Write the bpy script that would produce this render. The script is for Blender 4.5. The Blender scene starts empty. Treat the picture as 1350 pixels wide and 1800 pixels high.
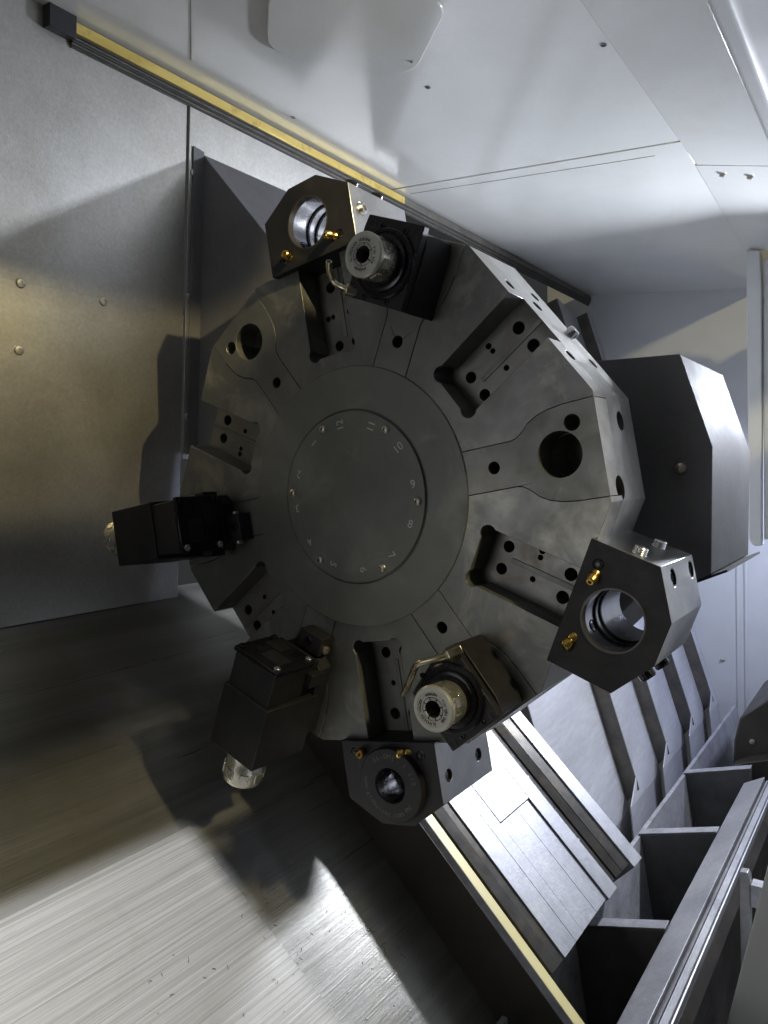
import bpy, bmesh, math, random
from math import sin, cos, pi, radians, sqrt, atan2
from mathutils import Vector, Matrix
from mathutils.geometry import tessellate_polygon
random.seed(7)
S = bpy.context.scene
C = S.collection

# ---------------------------------------------------------------- camera
# machine frame: u to the right along the turret face, v up, n out of the turret face (towards the headstock)
# world frame: X = u, Y = -n, Z = v
CAM_UVN = (0.67907, 0.02101, 0.90111)
FPX = 1336.2
AX, BX = -0.60606, 0.04820
def build_camera():
    ca, sa, cb, sb = cos(AX), sin(AX), cos(BX), sin(BX)
    Ry = Matrix(((ca, 0, sa), (0, 1, 0), (-sa, 0, ca)))
    Rx = Matrix(((1, 0, 0), (0, cb, -sb), (0, sb, cb)))
    R = Ry @ Rx                                  # machine -> camera
    T = Matrix(((1, 0, 0), (0, 0, -1), (0, 1, 0)))  # machine -> world
    M = (T @ R.transposed()).to_4x4()
    M.translation = Vector((CAM_UVN[0], -CAM_UVN[2], CAM_UVN[1]))
    cd = bpy.data.cameras.new('camera')
    cd.sensor_fit = 'HORIZONTAL'; cd.sensor_width = 36.0
    cd.lens = 36.0 * FPX / 1350.0
    cd.clip_start = 0.01; cd.clip_end = 100
    o = bpy.data.objects.new('camera', cd); C.objects.link(o)
    o.matrix_world = M
    S.camera = o
build_camera()
S.view_settings.view_transform = 'Standard'
S.view_settings.look = 'None'
S.view_settings.exposure = 0.0
S.view_settings.gamma = 1.0

# ---------------------------------------------------------------- light
w = bpy.data.worlds.new('World'); S.world = w; w.use_nodes = True
bg = w.node_tree.nodes['Background']
bg.inputs['Color'].default_value = (0.95, 0.97, 1.0, 1); bg.inputs['Strength'].default_value = 0.03

def W3(u, v, n): return Vector((u, -n, v))
def area_lamp(name, pos, aim, size, power, col, sy=None):
    ld = bpy.data.lights.new(name, 'AREA'); ld.energy = power; ld.color = col
    ld.shape = 'RECTANGLE' if sy else 'DISK'; ld.size = size
    if sy: ld.size_y = sy
    o = bpy.data.objects.new(name, ld); C.objects.link(o)
    o.location = W3(*pos)
    o.rotation_euler = (W3(*aim) - W3(*pos)).to_track_quat('-Z', 'Y').to_euler()
    return o
def spot_lamp(name, pos, aim, radius, power, col, ang):
    ld = bpy.data.lights.new(name, 'SPOT'); ld.energy = power; ld.color = col
    ld.spot_size = radians(ang); ld.spot_blend = 0.25; ld.shadow_soft_size = radius
    o = bpy.data.objects.new(name, ld); C.objects.link(o); o.location = W3(*pos)
    o.rotation_euler = (W3(*aim) - W3(*pos)).to_track_quat('-Z', 'Y').to_euler()
    return o
area_lamp('unseen_lamp', (0.60, 0.35, -1.60), (-0.35, -0.15, -0.3), 0.09, 24, (0.84, 0.885, 1.0)).data.spread = radians(135)
area_lamp('unseen_lamp', (0.66, 0.05, -2.05), (-0.1, -0.7, -1.9), 0.12, 7, (0.64, 0.71, 1.0)).data.spread = radians(150)  # added low lamp that brightens the end wall and way covers
area_lamp('room_or_fill_lamp', (2.4, 1.5, 0.30), (-0.5, -0.1, -0.1), 0.14, 44, (1.0, 0.86, 0.50))
area_lamp('room_or_fill_lamp', (-0.75, -0.25, 3.0), (0.0, 0.0, 0.0), 1.4, 13, (0.95, 0.97, 1.0))  # added broad fill that lifts the turret face
spot_lamp('unseen_lamp', (0.41, 0.63, 0.16), (-0.55, 0.17, 0.12), 0.004, 22, (1.0, 0.82, 0.42), 62)  # added warm spot for the yellow patch on the left wall
spot_lamp('unseen_lamp', (0.10, 0.72, 0.90), (-0.13, -0.67, 0.22), 0.002, 400, (0.88, 0.91, 1.0), 36)  # added spot, trimmed by shade plates into the bright floor patch

# ---------------------------------------------------------------- materials
def new_mat(name):
    m = bpy.data.materials.new(name); m.use_nodes = True
    nt = m.node_tree
    return m, nt, nt.nodes['Principled BSDF']
def N(nt, t, **k):
    n = nt.nodes.new(t)
    for a, b in k.items():
        if a.startswith('_'): n.inputs[a[1:].replace('_', ' ')].default_value = b
        else: setattr(n, a, b)
    return n
def ramp(nt, fac, stops):
    r = nt.nodes.new('ShaderNodeValToRGB'); e = r.color_ramp.elements
    e[0].position, e[0].color = stops[0][0], stops[0][1]
    e[1].position, e[1].color = stops[-1][0], stops[-1][1]
    for p, c in stops[1:-1]:
        x = e.new(p); x.color = c
    nt.links.new(fac, r.inputs[0]); return r
def g(v): return (v, v, v, 1)
def c4(c): return (c[0], c[1], c[2], 1)

def surface(name, ca, cb, rough=(0.35, 0.5), metal=0.0, scale=8, stretch=(1, 1, 1), bump=0.0, bscale=120,
            fine=0.0, fscale=150, stain=None, stain_amt=0.5, stain_scale=5, spec=0.5, aniso=0.0, coat=0.0):
    """two-tone noisy surface: ca/cb base colours mixed by low noise, optional brushed stretch, speckle and stains"""
    m, nt, p = new_mat(name); L = nt.links
    tc = N(nt, 'ShaderNodeTexCoord')
    mp = N(nt, 'ShaderNodeMapping'); mp.inputs['Scale'].default_value = stretch
    L.new(tc.outputs['Object'], mp.inputs[0])
    n1 = N(nt, 'ShaderNodeTexNoise', _Scale=scale, _Detail=6.0, _Roughness=0.6)
    L.new(mp.outputs[0], n1.inputs['Vector'])
    r1 = ramp(nt, n1.outputs[0], [(0.32, c4(ca)), (0.68, c4(cb))])
    col = r1.outputs[0]
    if stain:
        n2 = N(nt, 'ShaderNodeTexNoise', _Scale=stain_scale, _Detail=5.0, _Roughness=0.65, _Distortion=0.8)
        L.new(tc.outputs['Object'], n2.inputs['Vector'])
        r2 = ramp(nt, n2.outputs[0], [(0.52, g(0)), (0.70, g(stain_amt))])
        mx = N(nt, 'ShaderNodeMix', data_type='RGBA'); mx.inputs[7].default_value = c4(stain)
        L.new(r2.outputs[0], mx.inputs[0]); L.new(col, mx.inputs[6]); col = mx.outputs[2]
    if fine:
        n3 = N(nt, 'ShaderNodeTexNoise', _Scale=fscale, _Detail=3.0, _Roughness=0.7)
        L.new(mp.outputs[0], n3.inputs['Vector'])
        r3 = ramp(nt, n3.outputs[0], [(0.30, g(1 - fine)), (0.70, g(1 + fine))])
        mx = N(nt, 'ShaderNodeMix', data_type='RGBA', blend_type='MULTIPLY'); mx.inputs[0].default_value = 1
        L.new(col, mx.inputs[6]); L.new(r3.outputs[0], mx.inputs[7]); col = mx.outputs[2]
    L.new(col, p.inputs['Base Color'])
    n4 = N(nt, 'ShaderNodeTexNoise', _Scale=scale * 1.7, _Detail=7.0, _Roughness=0.65)
    L.new(mp.outputs[0], n4.inputs['Vector'])
    rr = ramp(nt, n4.outputs[0], [(0.35, g(rough[0])), (0.65, g(rough[1]))])
    L.new(rr.outputs[0], p.inputs['Roughness'])
    p.inputs['Metallic'].default_value = metal
    p.inputs['Specular IOR Level'].default_value = spec
    p.inputs['Coat Weight'].default_value = coat
    p.inputs['Coat Roughness'].default_value = 0.25
    if aniso: p.inputs['Anisotropic'].default_value = aniso
    if bump:
        n5 = N(nt, 'ShaderNodeTexNoise', _Scale=bscale, _Detail=4.0, _Roughness=0.6)
        L.new(mp.outputs[0], n5.inputs['Vector'])
        b = N(nt, 'ShaderNodeBump'); b.inputs['Strength'].default_value = bump; b.inputs['Distance'].default_value = 0.002
        L.new(n5.outputs[0], b.inputs['Height']); L.new(b.outputs[0], p.inputs['Normal'])
    return m

M = {}
M['turret'] = surface('turret steel', (0.120, 0.121, 0.114), (0.195, 0.197, 0.188), (0.32, 0.46), 0.6, 6, stain=(0.36, 0.345, 0.29), stain_amt=0.75, stain_scale=8, fine=0.08, fscale=60, bump=0.04, bscale=90)
M['plate'] = surface('plate steel', (0.110, 0.110, 0.102), (0.205, 0.205, 0.193), (0.36, 0.52), 0.55, 7, stain=(0.32, 0.30, 0.25), stain_amt=0.5, stain_scale=8, bump=0.04, bscale=90)
M['facet'] = surface('ground facet steel', (0.55, 0.54, 0.50), (0.76, 0.75, 0.72), (0.36, 0.48), 1.0, 9, (1, 1, 1), fine=0.06, fscale=80, stain=(0.36, 0.30, 0.20), stain_amt=0.35, stain_scale=14, bump=0.06, bscale=300)
M['slotfloor'] = surface('slot floor steel', (0.15, 0.148, 0.138), (0.22, 0.215, 0.20), (0.30, 0.46), 0.5, 14, stain=(0.14, 0.105, 0.07), stain_amt=0.6, stain_scale=17, bump=0.06, bscale=150)
M['cover'] = surface('cover plate steel', (0.112, 0.115, 0.104), (0.175, 0.178, 0.162), (0.40, 0.50), 0.5, 5, stain=(0.26, 0.265, 0.235), stain_amt=0.5, stain_scale=9, bump=0.02, bscale=120)
M['black'] = surface('black oxide steel', (0.011, 0.011, 0.013), (0.024, 0.023, 0.025), (0.42, 0.56), 0.1, 12, spec=0.3, fine=0.1, fscale=90, stain=(0.05, 0.047, 0.042), stain_amt=0.25, stain_scale=13, bump=0.05, bscale=260)
M['blackgloss'] = surface('oily black steel', (0.006, 0.006, 0.009), (0.016, 0.016, 0.02), (0.16, 0.34), 0.3, 16, bump=0.05, bscale=200)
M['ground'] = surface('ground block steel', (0.50, 0.50, 0.50), (0.66, 0.66, 0.66), (0.28, 0.42), 1.0, 10, (1, 1, 1), fine=0.05, stain=(0.40, 0.38, 0.34), stain_amt=0.3, stain_scale=12, bump=0.05, bscale=260)
M['chrome'] = surface('polished steel', (0.66, 0.66, 0.68), (0.82, 0.82, 0.84), (0.16, 0.30), 1.0, 14, bump=0.06, bscale=120)
M['nut'] = surface('nickel plated nut', (0.50, 0.49, 0.44), (0.60, 0.59, 0.53), (0.30, 0.42), 0.6, 20, bump=0.04, bscale=250)
M['nutside'] = surface('nickel plated nut side', (0.56, 0.54, 0.46), (0.66, 0.64, 0.55), (0.18, 0.30), 0.85, 20, bump=0.03, bscale=250)
M['collet'] = surface('collet steel', (0.40, 0.38, 0.36), (0.50, 0.48, 0.45), (0.28, 0.42), 0.85, 25)
M['brass'] = surface('brass', (0.60, 0.40, 0.10), (0.74, 0.52, 0.16), (0.20, 0.36), 1.0, 40)
M['zinc'] = surface('zinc screw', (0.42, 0.39, 0.33), (0.55, 0.51, 0.44), (0.28, 0.42), 0.9, 60)
M['pipe'] = surface('steel coolant pipe', (0.40, 0.36, 0.26), (0.52, 0.47, 0.34), (0.24, 0.38), 1.0, 25)
M['hole'] = surface('hole interior', (0.03, 0.03, 0.03), (0.05, 0.048, 0.045), (0.3, 0.5), 0.6, 40)
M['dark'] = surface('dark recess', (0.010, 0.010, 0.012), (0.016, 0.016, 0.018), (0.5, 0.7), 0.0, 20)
M['etch'] = surface('engraved line', (0.42, 0.41, 0.37), (0.52, 0.51, 0.46), (0.3, 0.45), 0.3, 30)
M['laser'] = surface('laser marking', (0.09, 0.085, 0.08), (0.13, 0.12, 0.115), (0.5, 0.6), 0.2, 60)
M['laserdark'] = surface('dark engraving', (0.04, 0.04, 0.036), (0.07, 0.068, 0.06), (0.5, 0.6), 0.2, 60)
M['wall'] = surface('stainless wall', (0.52, 0.51, 0.48), (0.66, 0.65, 0.62), (0.34, 0.40), 0.85, 5, fine=0.10, fscale=150, stain=(0.40, 0.35, 0.22), stain_amt=0.3, stain_scale=3, bump=0.17, bscale=330)
M['housing'] = surface('housing sheet', (0.13, 0.13, 0.138), (0.18, 0.18, 0.19), (0.58, 0.72), 0.0, 5, spec=0.12, fine=0.06, fscale=120, bump=0.10, bscale=170)
M['floor'] = surface('scratched floor steel', (0.185, 0.18, 0.16), (0.255, 0.25, 0.23), (0.27, 0.33), 0.5, 260, (1.0, 1.0, 0.006), fine=0.24, fscale=620, stain=(0.16, 0.15, 0.12), stain_amt=0.3, stain_scale=9, bump=0.12, bscale=300)
M['floor2'] = surface('floor steel', (0.17, 0.165, 0.145), (0.25, 0.245, 0.225), (0.27, 0.33), 0.55, 40, (1.0, 1.0, 0.02), fine=0.10, fscale=300, stain=(0.15, 0.14, 0.105), stain_amt=0.35, stain_scale=9, bump=0.25, bscale=420)
M['sheet'] = surface('way cover steel', (0.46, 0.46, 0.48), (0.60, 0.60, 0.62), (0.34, 0.48), 0.35, 7, (1, 1, 0.15), fine=0.10, fscale=90, bump=0.10, bscale=150)
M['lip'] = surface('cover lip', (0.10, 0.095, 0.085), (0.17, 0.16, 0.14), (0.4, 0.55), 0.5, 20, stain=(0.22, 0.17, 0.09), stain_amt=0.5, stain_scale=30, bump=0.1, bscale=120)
M['paint'] = surface('white paint', (0.62, 0.63, 0.60), (0.67, 0.675, 0.645), (0.13, 0.18), 0.0, 4, fine=0.015, fscale=120, stain=(0.44, 0.41, 0.30), stain_amt=0.12, stain_scale=5, bump=0.06, bscale=260, spec=0.5)
M['paint2'] = surface('pale paint', (0.62, 0.63, 0.62), (0.68, 0.69, 0.68), (0.30, 0.42), 0.0, 5, fine=0.02, fscale=120, bump=0.06, bscale=260)
M['yellow'] = surface('yellow wiper brass', (0.62, 0.46, 0.12), (0.78, 0.62, 0.20), (0.30, 0.46), 0.45, 22, (1, 1, 0.2), stain=(0.26, 0.18, 0.06), stain_amt=0.6, stain_scale=16, bump=0.1, bscale=120)
M['rubber'] = surface('rubber wiper', (0.018, 0.018, 0.018), (0.05, 0.05, 0.045), (0.4, 0.6), 0.0, 30, (1, 1, 0.1), fine=0.3, fscale=200)
M['cream'] = surface('greasy cream strip', (0.70, 0.60, 0.24), (0.80, 0.70, 0.32), (0.34, 0.46), 0.05, 9, stain=(0.5, 0.44, 0.24), stain_amt=0.4, bump=0.06, bscale=130)
M['wayrail'] = surface('dark way rail', (0.035, 0.032, 0.028), (0.075, 0.068, 0.058), (0.28, 0.42), 0.4, 12, fine=0.12, fscale=60, stain=(0.18, 0.13, 0.06), stain_amt=0.4, stain_scale=12, bump=0.06, bscale=120)
M['saddle'] = surface('machined saddle', (0.29, 0.29, 0.30), (0.39, 0.39, 0.40), (0.38, 0.54), 0.5, 8, (1, 1, 1), fine=0.10, fscale=110, stain=(0.52, 0.50, 0.44), stain_amt=0.3, stain_scale=10, bump=0.16, bscale=200)
M['bedside'] = surface('dark bed side', (0.045, 0.042, 0.036), (0.080, 0.074, 0.062), (0.40, 0.56), 0.5, 6, bump=0.08, bscale=120)
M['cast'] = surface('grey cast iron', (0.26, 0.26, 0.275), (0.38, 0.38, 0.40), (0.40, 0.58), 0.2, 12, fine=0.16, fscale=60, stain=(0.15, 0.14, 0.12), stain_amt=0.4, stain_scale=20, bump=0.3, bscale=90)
M['castshade'] = surface('shaded cast iron', (0.075, 0.073, 0.072), (0.12, 0.117, 0.115), (0.45, 0.6), 0.3, 12, fine=0.1, fscale=60, bump=0.25, bscale=90)  # same casting as the grey iron, with shade put into the colour
M['chip'] = surface('swarf', (0.012, 0.011, 0.010), (0.03, 0.028, 0.024), (0.4, 0.6), 0.3, 60)

# ---------------------------------------------------------------- mesh helpers
class MB:
    """collects shapes in a local frame and links them as ONE mesh object"""
    def __init__(s): s.v = []; s.f = []
    def add(s, vs, fs, mtx=None):
        o = len(s.v)
        for p in vs:
            p = Vector(p)
            s.v.append(mtx @ p if mtx else p)
        s.f += [tuple(i + o for i in f) for f in fs]
        return s
    def prism(s, out, z0, z1, holes=(), mtx=None, caps=(True, True)):
        loops = [list(out)] + [list(h) for h in holes]
        vs = []; fs = []
        flat = []
        for lp in loops: flat += lp
        n = len(flat)
        vs = [(x, y, z0) for x, y in flat] + [(x, y, z1) for x, y in flat]
        if holes:
            tri = tessellate_polygon([[Vector((x, y, 0)) for x, y in lp] for lp in loops])
            for t in tri:
                a, b, c = t
                A = (flat[b][0]-flat[a][0])*(flat[c][1]-flat[a][1]) - (flat[b][1]-flat[a][1])*(flat[c][0]-flat[a][0])
                if A < 0: t = (a, c, b)
                if caps[1]: fs.append(tuple(i + n for i in t))
                if caps[0]: fs.append(tuple(reversed(t)))
        else:
            if caps[1]: fs.append(tuple(range(n, 2*n)))
            if caps[0]: fs.append(tuple(reversed(range(n))))
        k = 0
        for li, lp in enumerate(loops):
            m = len(lp)
            A = sum(lp[i][0]*lp[(i+1) % m][1] - lp[(i+1) % m][0]*lp[i][1] for i in range(m))
            for i in range(m):
                a, b = k+i, k+(i+1) % m
                q = (a, b, b+n, a+n)
                if (A < 0) != (li > 0): q = q[::-1]
                fs.append(q)
            k += m
        return s.add(vs, fs, mtx)
    def box(s, a, b, mtx=None):
        return s.prism([(a[0], a[1]), (b[0], a[1]), (b[0], b[1]), (a[0], b[1])], a[2], b[2], mtx=mtx)
    def lathe(s, prof, n=32, mtx=None, closed=False):
        """profile of (r, z) spun about z"""
        vs = []; fs = []
        m = len(prof)
        for i in range(n):
            a = 2*pi*i/n
            for r, z in prof: vs.append((r*cos(a), r*sin(a), z))
        for i in range(n):
            j = (i+1) % n
            for k in range(m if closed else m-1):
                k2 = (k+1) % m
                fs.append((i*m+k, j*m+k, j*m+k2, i*m+k2))
        if not closed:
            if prof[0][0] > 1e-6: fs.append(tuple(i*m for i in reversed(range(n))))
            if prof[-1][0] > 1e-6: fs.append(tuple(i*m+m-1 for i in range(n)))
        return s.add(vs, fs, mtx)
    def tube(s, path, r, n=10, mtx=None):
        path = [Vector(p) for p in path]; vs = []; fs = []
        up = Vector((0, 0, 1)); prev = None
        for i, p in enumerate(path):
            d = (path[min(i+1, len(path)-1)] - path[max(i-1, 0)]).normalized()
            if prev is None:
                x = d.cross(up)
                if x.length < 1e-3: x = d.cross(Vector((1, 0, 0)))
                x.normalize()
            else:
                x = (prev - d*prev.dot(d)).normalized()
            prev = x; y = d.cross(x)
            for k in range(n):
                a = 2*pi*k/n
                vs.append(p + x*cos(a)*r + y*sin(a)*r)
        for i in range(len(path)-1):
            for k in range(n):
                fs.append((i*n+k, i*n+(k+1) % n, (i+1)*n+(k+1) % n, (i+1)*n+k))
        fs.append(tuple(reversed(range(n)))); fs.append(tuple((len(path)-1)*n+k for k in range(n)))
        return s.add(vs, fs, mtx)
    def build(s, name, mat, parent=None, bevel=0, smooth=35, seg=2, mats=None, pick=None):
        me = bpy.data.meshes.new(name)
        bm = bmesh.new()
        vv = [bm.verts.new(p) for p in s.v]
        for f in s.f:
            if len(set(f)) < 3: continue
            try: bm.faces.new([vv[i] for i in f])
            except ValueError: pass
        bmesh.ops.remove_doubles(bm, verts=bm.verts, dist=1e-6)
        bmesh.ops.recalc_face_normals(bm, faces=bm.faces)
        bm.to_mesh(me); bm.free()
        me.materials.append(M[mat] if isinstance(mat, str) else mat)
        for k in (mats or []): me.materials.append(M[k])
        if pick:
            for p in me.polygons: p.material_index = pick(p)
        o = bpy.data.objects.new(name, me); C.objects.link(o)
        if parent is not None: o.parent = parent
        finish(o, bevel, smooth, seg)
        return o
def finish(o, bevel=0, smooth=35, seg=2):
    me = o.data
    for p in me.polygons: p.use_smooth = True
    me.set_sharp_from_angle(angle=radians(smooth))
    if bevel:
        b = o.modifiers.new('bevel', 'BEVEL'); b.width = bevel; b.segments = seg
        b.limit_method = 'ANGLE'; b.angle_limit = radians(30); b.harden_normals = False
def cut(o, cutter_mb):
    """boolean difference, applied; the cutter is thrown away"""
    c = cutter_mb.build('cutter', 'hole')
    c.parent = o.parent; c.matrix_parent_inverse = o.matrix_parent_inverse.copy()
    md = o.modifiers.new('cut', 'BOOLEAN'); md.operation = 'DIFFERENCE'; md.object = c; md.solver = 'EXACT'
    try: md.material_mode = 'TRANSFER'
    except Exception: pass
    bpy.context.view_layer.update()
    dg = bpy.context.evaluated_depsgraph_get()
    me = bpy.data.meshes.new_from_object(o.evaluated_get(dg))
    o.modifiers.clear(); old = o.data; o.data = me; me.name = o.name
    bpy.data.objects.remove(c)
def circ(cx, cy, r, n=24, a0=0): return [(cx + r*cos(a0+2*pi*i/n), cy + r*sin(a0+2*pi*i/n)) for i in range(n)]
def tag(o, label=None, cat=None, group=None, kind=None):
    if label: o['label'] = label
    if cat: o['category'] = cat
    if group: o['group'] = group
    if kind: o['kind'] = kind
    return o
T3 = Matrix(((1, 0, 0, 0), (0, 0, -1, 0), (0, 1, 0, 0), (0, 0, 0, 1)))      # machine (u,v,n) -> world
def empty(name, mtx):
    o = bpy.data.objects.new(name, None); o.empty_display_size = 0.05; C.objects.link(o); o.matrix_world = mtx
    return o
def rz(a): return Matrix.Rotation(a, 4, 'Z')
def tr(x, y, z): return Matrix.Translation((x, y, z))
def axis_m(p, d):
    """frame at p whose z axis points along d"""
    return tr(*p) @ Vector(d).to_track_quat('Z', 'Y').to_matrix().to_4x4()
def text_mesh(body, size, extrude=0.0):
    cu = bpy.data.curves.new('t', 'FONT'); cu.body = body; cu.size = size; cu.align_x = 'CENTER'; cu.align_y = 'CENTER'
    cu.extrude = extrude; cu.resolution_u = 3
    o = bpy.data.objects.new('t', cu); C.objects.link(o)
    bpy.context.view_layer.update()
    me = bpy.data.meshes.new_from_object(o.evaluated_get(bpy.context.evaluated_depsgraph_get()))
    vs = [v.co.copy() for v in me.vertices]; fs = [tuple(p.vertices) for p in me.polygons]
    bpy.data.objects.remove(o); bpy.data.meshes.remove(me); bpy.data.curves.remove(cu)
    return vs, fs
def ring_text(mb, body, r, size, a_mid, step, z, inward=False):
    """letters one by one round a circle"""
    n = len(body)
    for i, ch in enumerate(body):
        if ch == ' ': continue
        a = a_mid + (step*(i-(n-1)/2) if inward else -step*(i-(n-1)/2))
        vs, fs = text_mesh(ch, size, 0.0002)
        rot = a + pi/2 if inward else a - pi/2
        mb.add(vs, fs, tr(r*cos(a), r*sin(a), z) @ rz(rot))

# ---------------------------------------------------------------- turret
TH = radians(8.6718)          # direction of the round station on the right
RV = 0.38527; AV = radians(10.2386); TZ = -0.140
SLOTD = -0.044
stn = [TH + k*pi/3 for k in range(6)]           # round (keyhole) stations
slot_dir = [TH + pi/6 + k*pi/3 for k in range(6)]   # slots lie between them
def P2(r, t, a): return (r*cos(a) - t*sin(a), r*sin(a) + t*cos(a))
turret = empty('turret', T3.copy())
tag(turret, 'large dark steel twelve-station tool turret with numbered round cover plate', 'turret')
HUB = 0.1933
AP = RV*cos(pi/6 - AV)         # apothem of the slot facets
gap = 0.0009
KEY = [(HUB-0.004, -0.0290), (0.262, -0.0290), (0.270, -0.0305), (0.279, -0.036), (0.290, -0.0465), (0.302, -0.0530), (0.318, -0.0575), (0.338, -0.0598)]
def key_outline(off, r_in, r_out):
    hw = RV*sin(AV)
    lo = [(max(r, r_in), t - off) for r, t in KEY]
    lo.append((r_out*1.0, -min(0.0606, hw) - off))
    return lo + [(r, -t) for r, t in reversed(lo)]
fap = RV*cos(AV)
# outline of the upper layer: hub arc, wedge between two keyholes with the slot notched in
def wedge(k):
    a0, a1, sd = stn[k], stn[k] + pi/3, slot_dir[k]
    pts = [P2(r, t + gap, a0) for r, t in [(r, -t) for r, t in KEY] + [(fap, 0.0606)]]
    pts.append(P2(RV*cos(AV), RV*sin(AV), a0))
    hw, cx, ct, rr = 0.0405, 0.2235, 0.0325, 0.0115
    pts.append(P2(AP, -hw, sd))
    arc = [radians(44 + (226-44)*i/10) for i in range(11)]
    pts += [P2(cx + rr*cos(b), -(ct + rr*sin(b)), sd) for b in arc]
    pts += [P2(cx + rr*cos(b), ct + rr*sin(b), sd) for b in reversed(arc)]
    pts.append(P2(AP, hw, sd))
    pts.append(P2(RV*cos(AV), -RV*sin(AV), a1))
    pts += [P2(r, t - gap, a1) for r, t in [(fap, -0.0606)] + list(reversed([(r, t) for r, t in KEY]))]
    b1 = a1 + atan2(KEY[0][1]-gap, KEY[0][0]); b0 = a0 + atan2(-KEY[0][1]+gap, KEY[0][0])
    pts += [(0.1885*cos(b1+(b0-b1)*i/12), 0.1885*sin(b1+(b0-b1)*i/12)) for i in range(1, 12)]
    return pts
vert12 = []
for k in range(6): vert12 += [P2(fap, -RV*sin(AV), stn[k]), P2(fap, RV*sin(AV), stn[k])]
# radial holes drilled into the rim: (t, n, radius) on round-station facets and on slot facets
RIM_RND = [(0.035, -0.087, 0.0130), (-0.052, -0.042, 0.0160)]
RIM_SLOT = [(0.066, -0.036, 0.0085), (0.062, -0.112, 0.0085), (-0.066, -0.034, 0.0085), (-0.068, -0.113, 0.0085), (0.036, -0.082, 0.0095)]
def rim_cutters(which):
    mb = MB()
    for k in which:
        for a, ap, L in ((stn[k], fap, RIM_RND), (slot_dir[k], AP, RIM_SLOT)):
            for t, n, r in L:
                x, y = P2(ap - 0.022, t, a)
                mb.lathe([(r, 0), (r, 0.04)], 20, axis_m((x, y, n), (cos(a), sin(a), 0)))
    return mb
SLOT_HOLES = [(0.333, 0.0165, 0.0090), (0.333, -0.0165, 0.0090), (0.2395, 0.0165, 0.0083), (0.2395, -0.0165, 0.0083), (0.2862, 0.030, 0.0046), (0.2866, 0.0205, 0.0040), (0.2864, -0.0113, 0.0042)]
ST_HOLES = [(0.3252, 0, 0.0293), (0.3470, 0.0357, 0.0105), (0.2337, 0, 0.0085)]
def facet_pick(p):
    c = p.center; n = p.normal
    return 1 if (abs(n.z) < 0.3 and c.x*c.x + c.y*c.y > 0.345**2) else 0
back = []
for k in range(6):
    for r, t, h in SLOT_HOLES: back.append(circ(*P2(r, t, slot_dir[k]), h, 16))
    for r, t, h in ST_HOLES: back.append(circ(*P2(r, t, stn[k]), h*0.97, 24))
mb = MB(); mb.prism(vert12, -0.100, SLOTD, back); mb.prism(vert12, TZ, -0.1002)
body = mb.build('body', 'slotfloor', turret)
cut(body, rim_cutters((0, 1, 5)))
body.data.materials.clear(); body.data.materials.append(M['slotfloor']); body.data.materials.append(M['facet'])
for p in body.data.polygons: p.material_index = facet_pick(p)
finish(body, 0.0010, 30)
for k in range(6):
    mb = MB(); mb.prism(wedge(k), SLOTD, 0.0)
    o = mb.build('face_segment', 'turret', turret)
    if k in (0, 1, 5): cut(o, rim_cutters((k,)))
    o.data.materials.clear(); o.data.materials.append(M['turret']); o.data.materials.append(M['facet'])
    for p in o.data.polygons: p.material_index = facet_pick(p)
    finish(o, 0.0011, 30)
    mb = MB()
    out = [P2(r, t, stn[k]) for r, t in KEY] + [P2(fap, -0.0606, stn[k]), P2(fap, 0.0606, stn[k])] + [P2(r, -t, stn[k]) for r, t in reversed(KEY)]
    mb.prism(out, SLOTD, 0.0004, [circ(*P2(r, t, stn[k]), h, 32) for r, t, h in ST_HOLES])
    o = mb.build('station_plate', 'plate', turret)
    if k in (0, 1, 5): cut(o, rim_cutters((k,)))
    o.data.materials.clear(); o.data.materials.append(M['plate']); o.data.materials.append(M['facet'])
    for p in o.data.polygons: p.material_index = facet_pick(p)
    finish(o, 0.0009, 30)
    # lighter strip of clean metal down the slot floor
    mb = MB(); sd = slot_dir[k]
    mb.prism([P2(0.250, -0.0025, sd), P2(0.3615, -0.0025, sd), P2(0.3615, 0.0045, sd), P2(0.250, 0.0045, sd)], SLOTD-0.0002, SLOTD+0.0016)
    mb.build('key_strip', 'plate', turret, 0.0005)
# pin standing on the slot facet, seen on the upper right rim
mb = MB(); a = slot_dir[0]; x, y = P2(AP - 0.006, -0.012, a)
mb.lathe([(0.0085, 0), (0.0085, 0.014), (0.0072, 0.0165), (0.004, 0.0165), (0.0037, 0.010), (0.0, 0.010)], 16, axis_m((x, y, -0.122), (cos(a), sin(a), 0)))
mb.build('set_screw', 'chrome', turret, 0)
# hub and numbered cover
mb = MB(); mb.lathe([(0.1928, -0.03), (0.1928, 0.0008), (0.1915, 0.0022), (0.1300, 0.0022), (0.1278, 0.0005), (0, 0.0005)], 128)
mb.build('hub', 'cover', turret, 0, 30)
cov = MB().lathe([(0.1266, 0.0004), (0.1266, 0.0034), (0.1260, 0.0042), (0.0, 0.0042)], 128).build('cover_plate', 'cover', turret, 0, 30)
for k in range(6):
    a = radians(-3.7526) + k*pi/3
    m = tr(0.115*cos(a), 0.115*sin(a), 0.0042)
    MB().lathe([(0.0066, 0), (0.0063, 0.0018), (0.0048, 0.0036), (0.0029, 0.0042), (0.0026, 0.0042), (0.0023, 0.0016), (0, 0.0016)], 20, m).build('screw', 'zinc', cov, 0, 40)
NUM = {0: '9', 1: '10', 2: '11', 3: '12', 4: '1', 5: '2', 6: '3', 7: '4', 8: '5', 9: '6', 10: '7', 11: '8'}
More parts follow.
